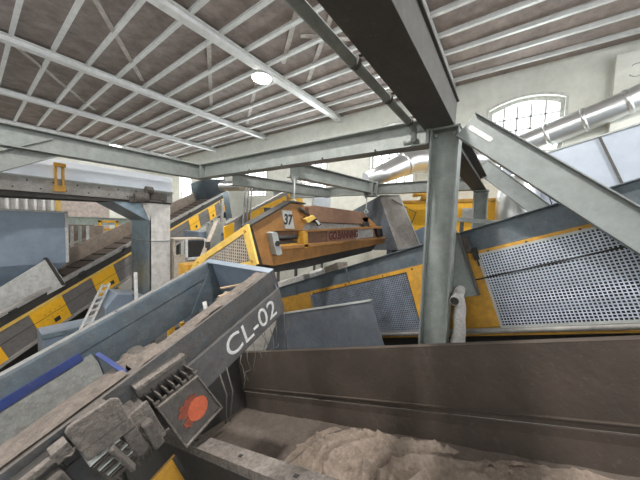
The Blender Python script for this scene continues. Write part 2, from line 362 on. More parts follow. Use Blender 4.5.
# gusset with hook at the corner of the two girders
t = thing('pipe', 'dark pipe along the overhead girder ending in an elbow at the column', 'pipe', (3.02, .93, 1.13))
MB().tube([(-4.2, .03, 0), (-.12, 0, 0), (-.04, .0, -.015), (0, 0, -.06), (.01,.0,-.12), (.0,.04,-.15), (.02,.10,-.15)], .036, 12).build('tube', 'steel', t)
for xx in (-2.1, -1.4, -.8, -.2):
    MB().tube([(xx-.02, 0, 0), (xx+.02, 0, 0)], .046, 12).box(xx-.015, xx+.015, -.14, 0, .03, .045).build('pipe_clamp', 'steeldark', t)
for xx in (-1.75, -1.3, -.9, -.55, -.25):
    MB().box(xx-.03, xx+.03, -.13, -.09, .0, .05).build('bracket', 'paper', t)

# lamps
def lamp(label, loc):
    t = thing('ceiling_lamp', label, 'lamp', loc)
    MB().tube([(0,0,.03),(0,0,.10),(0,0,.22)], [.26,.24,.08], 20).build('housing', 'steellight', t)
    MB().tube([(0,0,0),(0,0,.03)], [.24,.25], 20).build('diffuser', 'lamp', t)
    MB().tube([(0,0,.2),(0,0,ZC-loc[2])], .01, 6).build('stem', 'steellight', t)
lamp('round glowing lamp under the ceiling, the nearer and larger one', (4.72, 5.5, 3.78))
lamp('small glowing lamp far off at the left end of the ceiling', (4.75, 16.9, 3.72))

# silver ducts
def duct(label, pts, r, joints=(), name='ventilation_duct'):
    p0 = Vector(pts[0]); t = thing(name, label, 'duct', p0)
    P = [Vector(p)-p0 for p in pts]
    MB().tube(P, r, 24).build('duct_tube', 'silver', t)
    RR = r if isinstance(r, (list, tuple)) else [r]*len(P)
    for i, f in joints:
        c = P[i].lerp(P[i+1], f); d = (P[i+1]-P[i]).normalized(); rr = RR[i]+(RR[i+1]-RR[i])*f
        MB().tube([c-d*.035, c+d*.035], rr+.015, 24).build('joint_band', 'silver', t)
    return t
def ray(px, py, t):
    v = right*((px-320)/258)+up*(-(py-240)/258)+fwd; return v*t
duct('thick silver ventilation duct rising to the right past the arched window', [ray(700,70,4.6), ray(605,112,5.5), ray(520,146,6.7), ray(482,160,7.2), ray(445,160,7.2), ray(412,161,7.0), ray(385,173,6.8), ray(366,180,6.7)], [.235,.245,.30,.33,.33,.33,.25,.2], [(0,.72),(1,.2),(1,.62),(2,.5),(3,.5),(4,.1),(4,.6),(5,.3)])
duct('second silver duct just below the thick one, beside the white enclosure', [ray(700,98,5.1), ray(625,128,5.8), ray(560,149,6.6), ray(525,160,7.1)], .23, [(0,.6),(1,.5)])
duct('silver pipe low along the far wall behind the cables', [ray(222,186,10.5), ray(300,186,9.)], .2, [(0,.3),(0,.7)])

# ------------------------------------------------------------------ big inclined conveyor with perforated guards
E = thing('inclined_conveyor', 'large yellow inclined conveyor with perforated side guards, rising to the right behind the near column', 'conveyor', (3.5, .6, -.6), -102.4, 20.6)
S0, S1 = -4.1, 3.2
rl = MB().ibeam((S0,.06,.35), (S1,.06,.35), .26, .12, .012, .010, up=(0,0,1)); rl.build('side_rail', 'bluegrey', E, .003)
MB().ibeam((S0,1.2,.35), (S1,1.2,.35), .26, .12, .012, .010).build('side_rail', 'bluegrey', E, .003)
MB().box(S0, S1, .0, .03, .165, .22).build('edge_strip', 'ochre', E)
for a, b in ((S0, -2.72), (-.50, .45), (1.98, S1)):
    MB().box(a, b, .0, .025, -.62, .165).build('side_panel', 'ochre', E, .002)
MB().tube([(-2.2, .0, -.66), (S1, .0, -.655)], .03, 10).build('lower_pipe', 'greyrail', E)
MB().box(-2.6, S1, .5, .55, -1.3, -.72).build('under_shade_panel', 'black', E)  # black sheet added to paint the shade under the conveyor
MB().box(-4.1, S1, .03, .06, -.72, -.62).build('lower_chord', 'ochre', E)
ga = MB().perf(.45, 1.98, -.61, .165, 54, 28, .64, -.02); o = ga.build('perforated_guard', 'perf', E, label='bright perforated guard')
MB().box(.44,1.99,-.022,-.012,.16,.185).box(.44,1.99,-.022,-.012,-.63,-.605).box(.43,.455,-.022,-.012,-.63,.185).build('guard_frame', 'steellight', E)
gb = MB().perf(-2.72, -.50, -.64, .15, 76, 28, .6, -.02); gb.build('perforated_guard', 'perfdark', E, label='dull perforated guard left of the column')
MB().tube([(.2,-.03,-.1),(2.0,-.03,.0)], .008, 6).build('guard_wire', 'black', E)
MB().box(S0, S1, .14, 1.12, .36, .38).build('belt', 'rubber', E)
MB().box(S0, S1, .14, 1.12, -.45, -.43).build('return_belt', 'rubber', E)
MB().box(S0, S1, 1.16, 1.18, -.72, .22).box(S0, S1, .06, 1.16, -.72, -.70).build('inner_shade_panel', 'black', E)  # added black panels that paint the shade behind the guard holes
for s in (-3.4, -2.4, -1.4, -.4, .7, 1.7, 2.6):
    MB().tube([(s, .1, .28), (s, 1.15, .28)], .055, 14).build('roller', 'steeldark', E)
for s in (-3.2, -1.6, .1):
    MB().box(s-.02,s+.02,-.005,.0,.2,.47).build('rail_splice', 'bluegrey', E)
bb = MB()
for s in (-2.6,-2.2,-1.7,-.9,-.4,.0,.55,.9,1.3): bb.bolt((s, -.0, .19), (0,-1,0), .012, .012)
bb.build('bolt', 'black', E)
for s in (-.15, .42):
    MB().box(s-.02, s+.03, -.04, .0, .12, .26).box(s-.005,s+.012,-.03,-.015,.05,.14).build('clip', 'black', E)
MB().box(.28,.40,-.03,-.01,.22,.42).build('torn_tape', 'dustmetal', E)
for s in (-3.2, 2.2):
    p = E.matrix_world @ Vector((s, .6, -.72)); L = E.matrix_world.inverted()
    for w in (.1, 1.1):
        p = E.matrix_world @ Vector((s, w, -.66)); q = Vector((p.x, p.y, 0)); MB().bar(L @ p, L @ q, .1, .1, up=(1,0,0)).build('leg', 'steeldark', E)
# white enclosure over the far side
ks = 1.55
W = thing('sheet_enclosure', 'white-blue sheet metal enclosure panels behind the wide brace at right', 'enclosure', (E.location-Vector((0,0,CZ)))*ks, -102.4, 20.6)
def wz(a): return 1.35-.135*(a-.7)
for a, b in ((.74, 1.22), (1.235, 1.70), (1.715, 3.2)):
    MB().prism([(a*ks,.5*ks),(b*ks,.5*ks),(b*ks,wz(b)*ks),(a*ks,wz(a)*ks)], 'y', 1.2*ks, 1.2*ks+.03).build('panel', 'whitepanel', W, .004)
for a in (1.228, 1.707): MB().prism([((a-.012)*ks,.5*ks),((a+.012)*ks,.5*ks),((a+.012)*ks,wz(a)*ks),((a-.012)*ks,wz(a)*ks)], 'y', 1.2*ks-.03, 1.2*ks).build('panel_joint', 'steeldark', W)
MB().prism([(.74*ks,wz(.74)*ks),(3.2*ks,wz(3.2)*ks),(3.2*ks,wz(3.2)*ks+.03),(.74*ks,wz(.74)*ks+.03)], 'y', 1.2*ks-.03, 1.2*ks+.05).build('top_trim', 'steellight', W)
MB().box(.74*ks,3.2*ks,1.18*ks,1.2*ks+.06,.36*ks,.56*ks).build('bottom_rail', 'slate', W)
for q_ in (.85,1.05): MB().tube([(q_*ks,1.2*ks-.03,1.35*ks),((q_+.05)*ks,1.2*ks-.05,.9*ks),((q_+.04)*ks,1.2*ks-.03,.6*ks)], .008, 6).build('cable', 'black', W)
L = W.matrix_world.inverted()
for q_ in (.9, 3.0):
    p = W.matrix_world @ Vector((q_*ks, 1.2*ks+.02, .4*ks)); MB().bar(L @ p, L @ Vector((p.x, p.y, 0)), .1, .1, up=(1,0,0)).build('leg', 'steeldark', W)

# ------------------------------------------------------------------ front right dusty trough conveyor
F = thing('trough_conveyor', 'wide dust-covered trough conveyor with dark brown side wall across the lower right', 'conveyor', (2.4, .5, -1.0), -90.7, 19.5)
A0, A1 = -3.6, 2.6
MB().box(A0, A1, 0, .012, -.56, -.045).box(A0, A1, 0, .07, -.055, -.043).build('far_side_wall', 'trough', F, .003)
MB().box(A0, A1, -.022, .01, -.56, -.548).box(A0, A1, -.010, .02, -.605, -.568).box(A0, A1, -.016, .0, -.68, -.612).build('wall_ledge', 'trough', F, .003)
MB().prism([(-.0,-.66),(-.012,-.66),(-.05,-.85),(-.03,-.85)], 'x', A0, A1).build('skirt_rubber', 'trough', F)
MB().prism([(-1.62,-.05),(-1.52,-.05),(-1.52,-.062),(-1.608,-.062),(-1.608,-.10),(-1.62,-.10)], 'x', -2.4, 2.0).build('near_side_rail', 'dustlid', F, .002)
MB().prism([(-1.60,-.10),(-1.612,-.10),(-1.50,-.86),(-1.48,-.86)], 'x', A0, 2.0).build('near_skirt', 'black', F)
rb = MB()
for s in (-1.6,-1.1,-.62,-.2): rb.box(s-.012,s+.012,-1.58,-1.562,-.05,-.047)
rb.build('rail_slot', 'black', F)
import mathutils.noise as mn
def fbase(s, w):
    base = -.83-.10*math.sin(max(0, min(1, (-w-.05)/1.45))*math.pi)
    n = mn.noise(Vector((s*3, w*3, 1)))*.02+mn.noise(Vector((s*11, w*11, 5)))*.008
    return base+n
def fbelt(a, b):
    s = A0+a*(A1-A0); w = -1.52+b*1.47
    return (s, w, fbase(s, w))
MB().grid(200, 60, fbelt).build('dusty_belt', 'dustdark', F, kind='stuff', solid=True)  # dark tone also carries the shade around the lit heap
def onbelt(px, py, n=-.78):                 # where a sight line meets the belt plane, in the conveyor's own axes
    L = F.matrix_world.inverted(); o = L @ Vector((0,0,CZ)); v = L.to_3x3() @ (right*((px-320)/258)+up*(-(py-240)/258)+fwd)
    q = o+v*((n-o.z)/v.z); return (q.x, q.y)
ruts = [[onbelt(*p) for p in q] for q in (((318,478),(315,459),(327,444),(345,437),(371,432)), ((369,478),(371,463),(392,450),(430,446),(470,448)), ((282,452),(300,440),(330,427),(350,423)), ((395,478),(400,468),(412,462)))]
def segd(p, a, b):
    ax, ay = b[0]-a[0], b[1]-a[1]; t = max(0, min(1, ((p[0]-a[0])*ax+(p[1]-a[1])*ay)/(ax*ax+ay*ay+1e-9)))
    return math.hypot(p[0]-a[0]-ax*t, p[1]-a[1]-ay*t)
def fheap(a, b):
    s = -1.75+a*3.3; w = -1.35+b*1.25
    d1 = math.hypot((s+.62)/1.0, (w+.50)/.55); d2 = math.hypot((s-.75)/.75, (w+.35)/.38)
    h = .085*max(0, 1-d1*d1)**.8+.05*max(0, 1-d2*d2)**.9
    k = min(1, h/.035)
    rut = 0
    for q in ruts:
        d = min(segd((s, w), q[i], q[i+1]) for i in range(len(q)-1))
        rut += -.075*math.exp(-(d/.028)**2)+.03*math.exp(-((d-.075)/.03)**2)
    rough = mn.noise(Vector((s*7, w*7, 2)))*.014+max(0, mn.noise(Vector((s*22, w*22, 4)))-.1)*.05-max(0, mn.noise(Vector((s*15, w*19, 9)))-.22)*.08
    return (s, w, fbase(s, w)-.012+h+(rut+rough)*k)
MB().grid(300, 130, fheap).build('lit_dust_heap', 'litdust', F, kind='stuff', solid=True)  # heaped dust, coloured paler to paint in the patch of light
for s in (-3., .3, 2.2):
    L = F.matrix_world.inverted()
    for w in (-1.55, .0):
        p = F.matrix_world @ Vector((s, w, -.9)); MB().bar(L @ p, L @ Vector((p.x, p.y, 0)), .1, .1, up=(1,0,0)).build('leg', 'steeldark', F)
MB().box(A0,A0+.02,-1.6,.0,-1.0,-.05).build('end_plate', 'trough', F)
MB().box(-2.95,-2.93,-1.55,-.03,-.80,-.06).build('shade_curtain', 'black', F)  # added black sheet, paints the shade under the end of the left conveyor
# slate hood between the trough and the big conveyor
a = [at(279,314,0,2.85), at(371,300,0,2.85), at(377,325,0,2.85), at(386,352,0,2.85), at(255,372,0,2.85), at(268,345,0,2.85)]
t = thing('curved_hood', 'slate-blue sheet hood standing just behind the dark trough wall', 'hood', (2.85, a[0].y, a[0].z-.8))
o0 = Vector((2.85, a[0].y, a[0].z-.8))
MB().sheet([p-o0 for p in a], .02, (1,0,0)).build('hood_plate', 'slate', t, .003)
MB().sheet([a[0]-o0+Vector((-.012,0,.006)), a[1]-o0+Vector((-.012,0,.006)), a[1]-o0+Vector((-.012,0,-.014)), a[0]-o0+Vector((-.012,0,-.014))], .05, (1,0,0)).build('top_edge', 'steellight', t)
MB().box(.1,.16,.0,.06,ZF-o0.z,0).box(.1,.16,-.8,-.74,ZF-o0.z,.2).build('stand', 'steeldark', t)

# ------------------------------------------------------------------ conveyor CL-02 in the left foreground
C = thing('trough_conveyor', 'blue-grey trough conveyor marked CL-02 rising from the lower left', 'conveyor', (1.576, 1.63, -.399), 4.2, 21.4)
B0 = -2.6
MB().prism([(.0,0),(.055,0),(.055,-.012),(.012,-.012),(.012,-.44),(.03,-.44),(.03,-.452),(.0,-.452),(.0,-.19),(.022,-.185),(.022,-.14),(.0,-.135)], 'x', B0, 0).build('near_side_beam', 'beamdusty', C, .003)
MB().box(-.93,-.004,-.006,.0,-.435,-.195).build('label_plate', 'plategrey', C, .002)
text('lettering', 'CL-02', .235, 'letter', C, (-.66,-.008,-.395), label='white painted letters CL-02', sx=.95)
MB().prism([(.85,0),(.90,0),(.90,-.4),(.85,-.4),(.85,-.15),(.845,-.14),(.845,-.02)], 'x', B0, 0).build('far_side_wall', 'bluegrey', C, .003)
MB().box(B0, -1.2, .832, .846, -.19, -.13).build('blue_stripe', 'blue', C, label='bright blue painted strip')
MB().prism([(.85,-.19),(.845,-.2),(.60,-.335),(.61,-.345)], 'x', B0, -1.15).build('inner_slope', 'slopegrey', C)
MB().box(-.035,-.015,.0,.9,-.42,.0).box(-.07,0,.0,.9,-.012,.003).build('end_plate', 'bluegreyclean', C, .003)
MB().prism([(-.42,-.40),(-.03,-.40),(-.03,-.02)], 'y', .83, .842).build('corner_gusset', 'bluegrey', C)
def pan(a, b):
    s = B0+a*(-1.17-B0); w = .02+b*.60
    h = .012-.30*b**1.6
    return (s, w, h+(mn.noise(Vector((s*6, w*9, 3)))*.018+mn.noise(Vector((s*25, w*30, 3)))*.009)*min(1, b*8+.2))
MB().grid(90, 44, pan).build('dust_layer', 'dust', C, kind='stuff', solid=True)
MB().box(B0,-1.17,.06,.70,-.40,-.37).build('pan_floor', 'bluegrey', C)
MB().hexa([(-1.18,.06,-.38),(-1.165,.06,-.38),(-1.165,.70,-.38),(-1.18,.70,-.38)], [(-1.18,.06,-.0),(-1.165,.06,-.0),(-1.165,.46,-.02),(-1.18,.46,-.02)]).build('cross_plate', 'bluegrey', C)
MB().bar((-1.172,.06,.0),(-1.172,.46,-.02), .022, .014).bar((-1.172,.46,-.02),(-1.172,.64,-.3),.022,.014).build('cross_plate_rim', 'blue', C, label='blue rim')
MB().tube([(-.98,.06,-.285),(-.98,.64,-.285)], .07, 24).build('drum', 'dustmetal', C, label='dust-covered drum')
def fill(a, b):
    s = -1.16+a*.30; w = .08+b*.56
    return (s, w, -.04-.18*b-.06*a+mn.noise(Vector((s*14, w*12, 6)))*.03+mn.noise(Vector((s*40, w*40, 6)))*.01)
MB().grid(30, 50, fill).build('dust_fill', 'dust', C, kind='stuff', solid=True)
def pile(a, b):
    s = -1.14+a*1.06; w = .015+b*.26
    return (s, w, .004-.02*b-.34*max(0, b-.45)**1.2+mn.noise(Vector((s*9, w*9, 8)))*.022+mn.noise(Vector((s*30, w*30, 8)))*.008)
MB().grid(80, 24, pile).build('ledge_dust', 'dust', C, kind='stuff', solid=True)
for s in (-2.4, -1.35):
    L = C.matrix_world.inverted()
    for w in (.86,):
        p = C.matrix_world @ Vector((s, w, -.43)); MB().bar(L @ p, L @ Vector((p.x, p.y, 0)), .08, .08, up=(1,0,0)).build('leg', 'steeldark', C)
hb = MB()
for s in (-1.9, -1.26): hb.tube([(s,.075,-.001),(s,.075,.002)], .008, 8)
for s in (-.9,-.3): hb.tube([(s,.87,-.001),(s,.87,.002)], .01, 8)
hb.build('bolt_hole', 'black', C)

def rel(o, pts): L = o.matrix_world.inverted(); return [L @ Vector((p[0], p[1], p[2]+CZ)) for p in pts]
# junction box and drive on the side of CL-02 (hung off its near side)
G = thing('gear_motor', 'dust-caked gear motor with ribbed casing bolted low on the side of the CL-02 conveyor', 'motor', C.matrix_world @ Vector((-1.36,0,-.02))-Vector((0,0,CZ)), 4.2, 21.4)
MB().box(-.07,.06,-.135,-.002,-.13,.03).build('housing', 'dustmetal', G, .012)
MB().prism([(-.095,-.035),(.085,-.06),(.09,.06),(.07,.085),(-.08,.105),(-.095,.09)], 'y', -.155, -.135).build('lid', 'dustlid', G, .006)
MB().prism([(-.095,-.10),(.09,-.13),(.088,-.064),(-.093,-.039)], 'y', -.15, -.13).build('lower_lid', 'dustlid', G, .005)
MB().tube([(.05,-.152,-.085),(.05,-.148,-.085)], .014, 16).build('lid_ring', 'grime', G)
for k in range(9): MB().box(-.10+.004*k,.02+.004*k,-.145,-.02,-.135-.018*k,-.127-.018*k).build('cooling_fin', 'steellight' if k % 3 == 0 else 'dustmetal', G, .002)
MB().box(-.09,.09,-.12,-.0,-.32,-.10).build('motor_core', 'dustmetal', G, .01)
MB().box(.03,.09,-.15,-.1,-.30,-.13).box(.10,.15,-.16,-.1,-.34,-.16).build('side_block', 'dustmetal', G, .01)
MB().box(.05,.165,-.11,-.002,-.34,-.085).build('terminal_box', 'dustmetal', G, .01)
MB().box(.045,.175,-.125,-.11,-.34,-.075).build('terminal_lid', 'dustlid', G, .006)
MB().bar((-.02,-.16,-.12),(.0,-.17,-.30),.035,.02).build('bracket', 'dustmetal', G, .006)
for k in range(6): MB().tube([(.0+.022*k,-.135,-.19),(.03+.02*k,-.14,-.27),(.03+.02*k,-.12,-.36)], .007, 8).build('cable', 'dustmetal', G)
G2 = thing('bearing_block', 'dusty bearing rail with lever at the bottom left corner beside the CL-02 conveyor', 'bearing', C.matrix_world @ Vector((-1.58,0,-.02))-Vector((0,0,CZ)), 4.2, 21.4)
MB().box(-.22,.085,-.10,-.07,-.035,.0).build('rail', 'dustlid', G2, .008)
MB().box(-.22,.07,-.07,-.002,-.12,-.02).build('rail_web', 'rubber', G2, .004)
MB().box(-.1,.06,-.13,-.02,-.22,-.07).build('block', 'dustmetal', G2, .015)
MB().box(.06,.115,-.10,-.04,-.05,.012).tube([(.07,-.09,-.03),(.10,-.10,-.05),(.125,-.09,-.04)], .008, 8).build('lever', 'dustlid', G2, .01)
# ribbed red-marked box
R = thing('safety_switch_box', 'square switch box with a round red mark and ribbed side, hanging under the CL-02 plate', 'switch box', C.matrix_world @ Vector((-1.03,0,-.37))-Vector((0,0,CZ)), 4.2, 21.4)
Q = [(-.135,.19),(.10,.165),(.155,-.185),(-.11,-.185)]
def qs(k, poly=Q): mx = sum(p[0] for p in poly)/4; mz = sum(p[1] for p in poly)/4; return [(mx+(p[0]-mx)*k, mz+(p[1]-mz)*k) for p in poly]
MB().prism(qs(.96), 'y', -.10, -.002).build('housing', 'grime', R, .006)
fr = MB(); qo, qi = qs(1.02), qs(.945)
for k in range(4):
    a, b, c, d = qo[k], qo[(k+1)%4], qi[(k+1)%4], qi[k]; fr.prism([a,b,c,d], 'y', -.125, -.10)
fr.build('lid_frame', 'dustlid', R, .003)
MB().prism(qs(.93), 'y', -.112, -.10).build('lid', 'grime', R)
def splotch(cx_, cz_, r, jag, seed, n=34, sx=1.):
    rr = random.Random(seed); return [(cx_+sx*r*(1+jag*(rr.random()-.5))*math.cos(2*math.pi*k/n), cz_+r*(1+jag*(rr.random()-.5))*math.sin(2*math.pi*k/n)) for k in range(n)]
MB().prism(splotch(.03,-.03,.075,.08,1,sx=.85), 'y', -.119, -.112).build('red_mark', 'redisc', R, label='faded red disc')
MB().prism(splotch(-.02,.03,.05,.6,2), 'y', -.116, -.112).prism(splotch(-.04,-.06,.03,.6,3), 'y', -.1155, -.112).prism(splotch(.02,.055,.03,.6,5), 'y', -.1155, -.112).build('red_flake', 'red', R)
for k in range(7):
    xx = -.14+.038*k
    MB().box(xx,xx+.008,-.115,-.0,.19-.1*(xx+.14),.245-.1*(xx+.14)).box(xx,xx+.03,-.115,-.105,.20-.1*(xx+.14),.215-.1*(xx+.14)).build('rib', 'dustmetal', R, .002)
MB().prism([(-.16,.185),(.11,.16),(.11,.30),(-.16,.33)], 'y', -.02, .0).build('rib_backing', 'grime', R)
MB().prism([(-.16,.31),(.11,.285),(.11,.30),(-.16,.33)], 'y', -.06, .0).build('rib_rail', 'dustlid', R)
o = MB()
for k in range(9):
    x0 = -.55+.07*k+random.uniform(-.03,.03); y0 = -.012
    pts = [(x0, y0, -.44)]; 
    for j in range(1, 5): pts.append((x0+random.uniform(-.02,.03)-j*.02, y0-.01+random.uniform(-.02,.02), -.44-j*random.uniform(.04,.09)))
    o.tube(pts, random.uniform(.0015,.004), 5)
o.tube([(-.76,-.01,-.43),(-.78,-.03,-.6),(-.86,-.03,-.8)], .006, 5).tube([(-.70,-.01,-.43),(-.73,-.03,-.62),(-.83,-.03,-.82)], .005, 5)
w = o.build('cobweb_strands', 'strand'); w.matrix_world = C.matrix_world.copy(); w['kind'] = 'stuff'
tag(w, 'torn dusty cobweb strands hanging below the CL-02 lettering plate', 'cobweb')
for (lab, s, w_, n_, L_, az, tilt, m) in (('pale splintered board lying crosswise inside the CL-02 trough', -.40,.30,-.12,.34,35,10,'beige'), ('long brown splinter of wood on the trough ledge under the end plate', -.30,.22,-.08,.30,8,4,'wood'), ('thin white batten sticking up in the CL-02 trough', -.52,.32,-.13,.13,95,70,'paper'), ('short brown offcut of wood nearest the end plate of CL-02', -.22,.34,-.10,.2,-20,5,'wood')):
    p = C.matrix_world @ Vector((s, w_, n_)); t = MB().box(-L_/2,L_/2,-.016,.016,-.006,.006).build('wood_scrap', m, None, .002)
    t.matrix_world = Matrix.Translation(p) @ Matrix.Rotation(rad(az),4,'Z') @ Matrix.Rotation(rad(-tilt),4,'Y'); tag(t, lab, 'wood scrap')
t = thing('ochre_cover', 'ochre yellow cover plate in the dark below the gear motor', 'cover', at(165,468,1,1.45)-Vector((0,0,.1)), 4, 21)
MB().box(-.12,.10,-.0,.02,-.35,.10).build('plate', 'ochre', t, .004); MB().box(-.125,-.10,-.015,.0,-.35,.1).box(.08,.10,-.015,.0,-.35,.1).build('edge_bar', 'black', t)

# ------------------------------------------------------------------ hanging magnet unit "37"
G0 = Vector((1.9, 2.4, -.55))
U = thing('overband_magnet', 'orange-brown magnetic separator numbered 37 hanging by rods under the girder', 'magnetic separator', G0, 0, 1.6)
def U2(px, py): v = rel(U, [at(px, py, 1, 2.4)])[0]; return (v.x, v.z)
poly = [U2(249,225), U2(289,203), U2(304,205), U2(307,221), U2(378,226), U2(384,236), U2(385,243), U2(274,266), U2(259,264)]
MB().prism([U2(304,207), U2(307,221), U2(378,226), U2(384,236), U2(385,243), U2(310,258)], 'y', .06, .86).build('body', 'black', U)
MB().prism(poly, 'y', .06, .12).build('back_plate', 'black', U)
# hexagonal side plate with recess
r_ = [U2(272,231), U2(301,231), U2(302,248), U2(274,250)]
lower = [U2(259,264), U2(274,266), U2(385,243), U2(384,239), U2(303,248), U2(302,230), U2(308,222), U2(304,205), U2(289,203), U2(249,225)]
MB().prism([U2(249,225), U2(289,203), U2(304,205), U2(308,221), U2(302,230.5), U2(271,231.5)], 'y', 0, .06).prism([U2(249,225), U2(271,231.5), U2(275,250), U2(274,266), U2(259,264)], 'y', .0, .06).prism([U2(275,250), U2(303,247.5), U2(384,238.5), U2(385,243), U2(274,266)], 'y', .0, .06).build('side_plate', 'orange', U, .004)
MB().prism([U2(247,226), U2(289,201.5), U2(289,203.5), U2(249,226.5)], 'y', -.03, .12).prism([U2(304,204.5), U2(289,202.5), U2(289,200.5), U2(304,203)], 'y', -.03, .12).prism([U2(247,226), U2(250,225), U2(261,264), U2(258,265)], 'y', -.03, .12).build('drum_cover_edge', 'black', U)
MB().prism([U2(303,230), U2(379,226), U2(380,228), U2(303,232)], 'y', -.06, .06).build('upper_ledge', 'orange', U, .003)
MB().prism([U2(300,231), U2(305,231), U2(306,248), U2(302,248)], 'y', -.05, .06).build('stiffener', 'ochre', U, .003)
MB().prism([U2(272,246.5), U2(384,237), U2(385,239), U2(273,250)], 'y', -.05, .06).build('lower_ledge', 'orange', U, .003)
MB().prism([U2(305,232), U2(382,228), U2(382,236.5), U2(306,247)], 'y', .03, .06).build('name_panel', 'brownbeam', U)
MB().prism([U2(328,230.6), U2(357,229.2), U2(357,240), U2(328,243)], 'y', .02, .032).build('name_plate', 'redplate', U, label='worn maker plate')
MB().prism([U2(357,229.5), U2(374,228.8), U2(374,237), U2(357,239)], 'y', .02, .032).build('pale_plate', 'tin', U, label='pale scuffed plate')
a, b = U2(329.5,241), U2(355,230)
text('maker_lettering', 'GO.BANNING', .19, 'redink', U, (a[0], .017, a[1]+.02), label='dark red block letters', sx=.86, bold=.006)
MB().prism([U2(271,232), U2(301,231.5), U2(302,247), U2(274,249)], 'y', .055, .07).build('recess_back', 'brownbeam', U)
a = U2(278,238); b = U2(297,237)
MB().tube([(a[0],-.0,a[1]),(b[0],-.0,b[1])], .03, 10).tube([(a[0],-.0,a[1]-.07),(b[0],-.0,b[1]-.07)], .018, 8).build('tension_screw', 'black', U)
a = U2(276,247); MB().box(a[0],a[0]+.45,-.02,.05,a[1],a[1]+.03).box(a[0]+.40,a[0]+.44,-.02,.05,a[1],a[1]+.12).build('screw_bracket', 'ochre', U)
MB().prism([U2(266,232.5), U2(269,231.5), U2(272,232.5), U2(277,253), U2(274,255), U2(271,254)], 'y', -.10, .0).build('bearing_plate', 'steellight', U, .006)
a = U2(271.5,243); MB().tube([(a[0],-.115,a[1]),(a[0],-.10,a[1])], .035, 12).build('shaft_end', 'black', U)
MB().prism([U2(281,210), U2(291,211), U2(294,229), U2(284.5,228.5)], 'y', -.012, -.0).build('number_plate', 'tin', U)
a = U2(283,224); text('number', '37', .19, 'ink', U, (a[0], -.014, a[1]), (90,3,0), 'black numerals 37', sx=.85, bold=.006)
# top magnet beam
MB().prism([U2(308,222), U2(306.5,207), U2(313,205.5), U2(361,212), U2(367,217.5), U2(366,224.5)], 'y', -.04, .8).build('magnet_beam', 'brownbeam', U, .01)
MB().prism([U2(306,222), U2(366,224.5), U2(378,226), U2(378,228), U2(303,231)], 'y', .02, .3).build('web_plate', 'greyrail', U)
MB().prism([U2(359,218), U2(366,217), U2(374,224), U2(374,228), U2(366,225)], 'y', -.04, .25).build('end_bracket', 'orange', U, .004)
MB().prism([U2(361,222), U2(367,222), U2(367,226), U2(361,226)], 'y', -.05, -.04).build('bracket_slot', 'black', U)
MB().prism([U2(375,227), U2(381,229), U2(382,236), U2(377,236)], 'y', -.03, .05).build('shaft_bearing', 'black', U)
MB().prism([U2(300,219), U2(308,215), U2(311,218), U2(303,223)], 'y', -.10, -.04).build('lifting_lug', 'paleyellow', U, .004)
MB().prism([U2(309,220), U2(312,218.5), U2(317,224.5), U2(314,226)], 'y', -.09, -.07).build('tag_holder', 'ink', U)
MB().prism([U2(310.6,220.6), U2(312.4,219.8), U2(315.6,223.8), U2(313.8,224.8)], 'y', -.095, -.09).build('tag', 'paper', U)
for px_, py_ in ((299,211),): 
    a = U2(px_,py_); MB().tube([(a[0]-.03,-.03,a[1]+.04),(a[0]+.06,-.03,a[1]),(a[0]+.16,-.05,a[1]-.06)], .025, 8).build('cable', 'black', U)
MB().prism([(.4,.04),(.4,-.12),(1.2,-.16),(3.6,-.12),(4.05,.1),(3.9,.14)], 'y', .12, .8).build('belt', 'rubber', U)
def rod(label, top, bot, r=.012, tri=True):
    t = thing('hanging_rod', label, 'hanger', bot)
    d = Vector(top)-Vector(bot)
    MB().tube([(0,0,0), d], r, 8).build('rod', 'steellight', t)
    if tri: MB().sheet([d+Vector((-.1,0,.0)), d+Vector((.1,0,.0)), d+Vector((0,0,-.13))], .03, (0,1,0)).build('gusset', 'steel', t)
    MB().tube([(0,-.02,.02),(0,-.05,.05),(0,0,.12),(0,.05,.05),(0,.02,.02)], .014, 8).build('shackle', 'steellight', t)
a = at(294,206,1,2.83); rod('left hanging rod holding the magnet unit beside its 37 plate', (a.x, a.y, .77), a)
a = at(366,214,1,2.70); rod('right hanging rod at the far end of the orange magnet unit', (a.x, a.y, .77), a)
# expanded-metal guard beside it, a separate piece grouped under the magnet unit
p0 = Vector((1.86, 2.36, -.72))
def gp(px, py): v = at(px, py, 0, 1.86)-p0; return (v.y, v.z)
po = [gp(247,224), gp(257,264), gp(240,275), gp(186,277), gp(196,259)]
pin = [gp(243,234), gp(250,261), gp(236,264), gp(203,264), gp(206,259)]
n = 5
fr = MB(); fr.add([(0,*p) for p in po]+[(0,*p) for p in pin]+[(.03,*p) for p in po]+[(.03,*p) for p in pin],
   sum([[(k,(k+1)%n,n+(k+1)%n,n+k),(2*n+k,3*n+k,3*n+(k+1)%n,2*n+(k+1)%n),(n+k,n+(k+1)%n,3*n+(k+1)%n,3*n+k),(k,2*n+k,2*n+(k+1)%n,(k+1)%n)] for k in range(n)], []))
gd = fr.build('mesh_guard', 'paleyellow', U, label='pale yellow mesh guard')
bpy.context.view_layer.update()
gd.matrix_parent_inverse = U.matrix_world.inverted(); gd.location = (p0.x, p0.y, p0.z+CZ)
def inside(y, z, P=pin):
    c = False; j = len(P)-1
    for i in range(len(P)):
        if (P[i][1] > z) != (P[j][1] > z) and y < (P[j][0]-P[i][0])*(z-P[i][1])/(P[j][1]-P[i][1])+P[i][0]: c = not c
        j = i
    return c
mp_ = MB(); ys = [p[0] for p in pin]; zs = [p[1] for p in pin]
mp_.perf(min(ys), max(ys), min(zs), max(zs), 26, 12, .66, 0, inside)
mp_.v = [(.012+(-yy), xx, zz) for xx, yy, zz in mp_.v]
mp_.build('mesh', 'beige', gd)
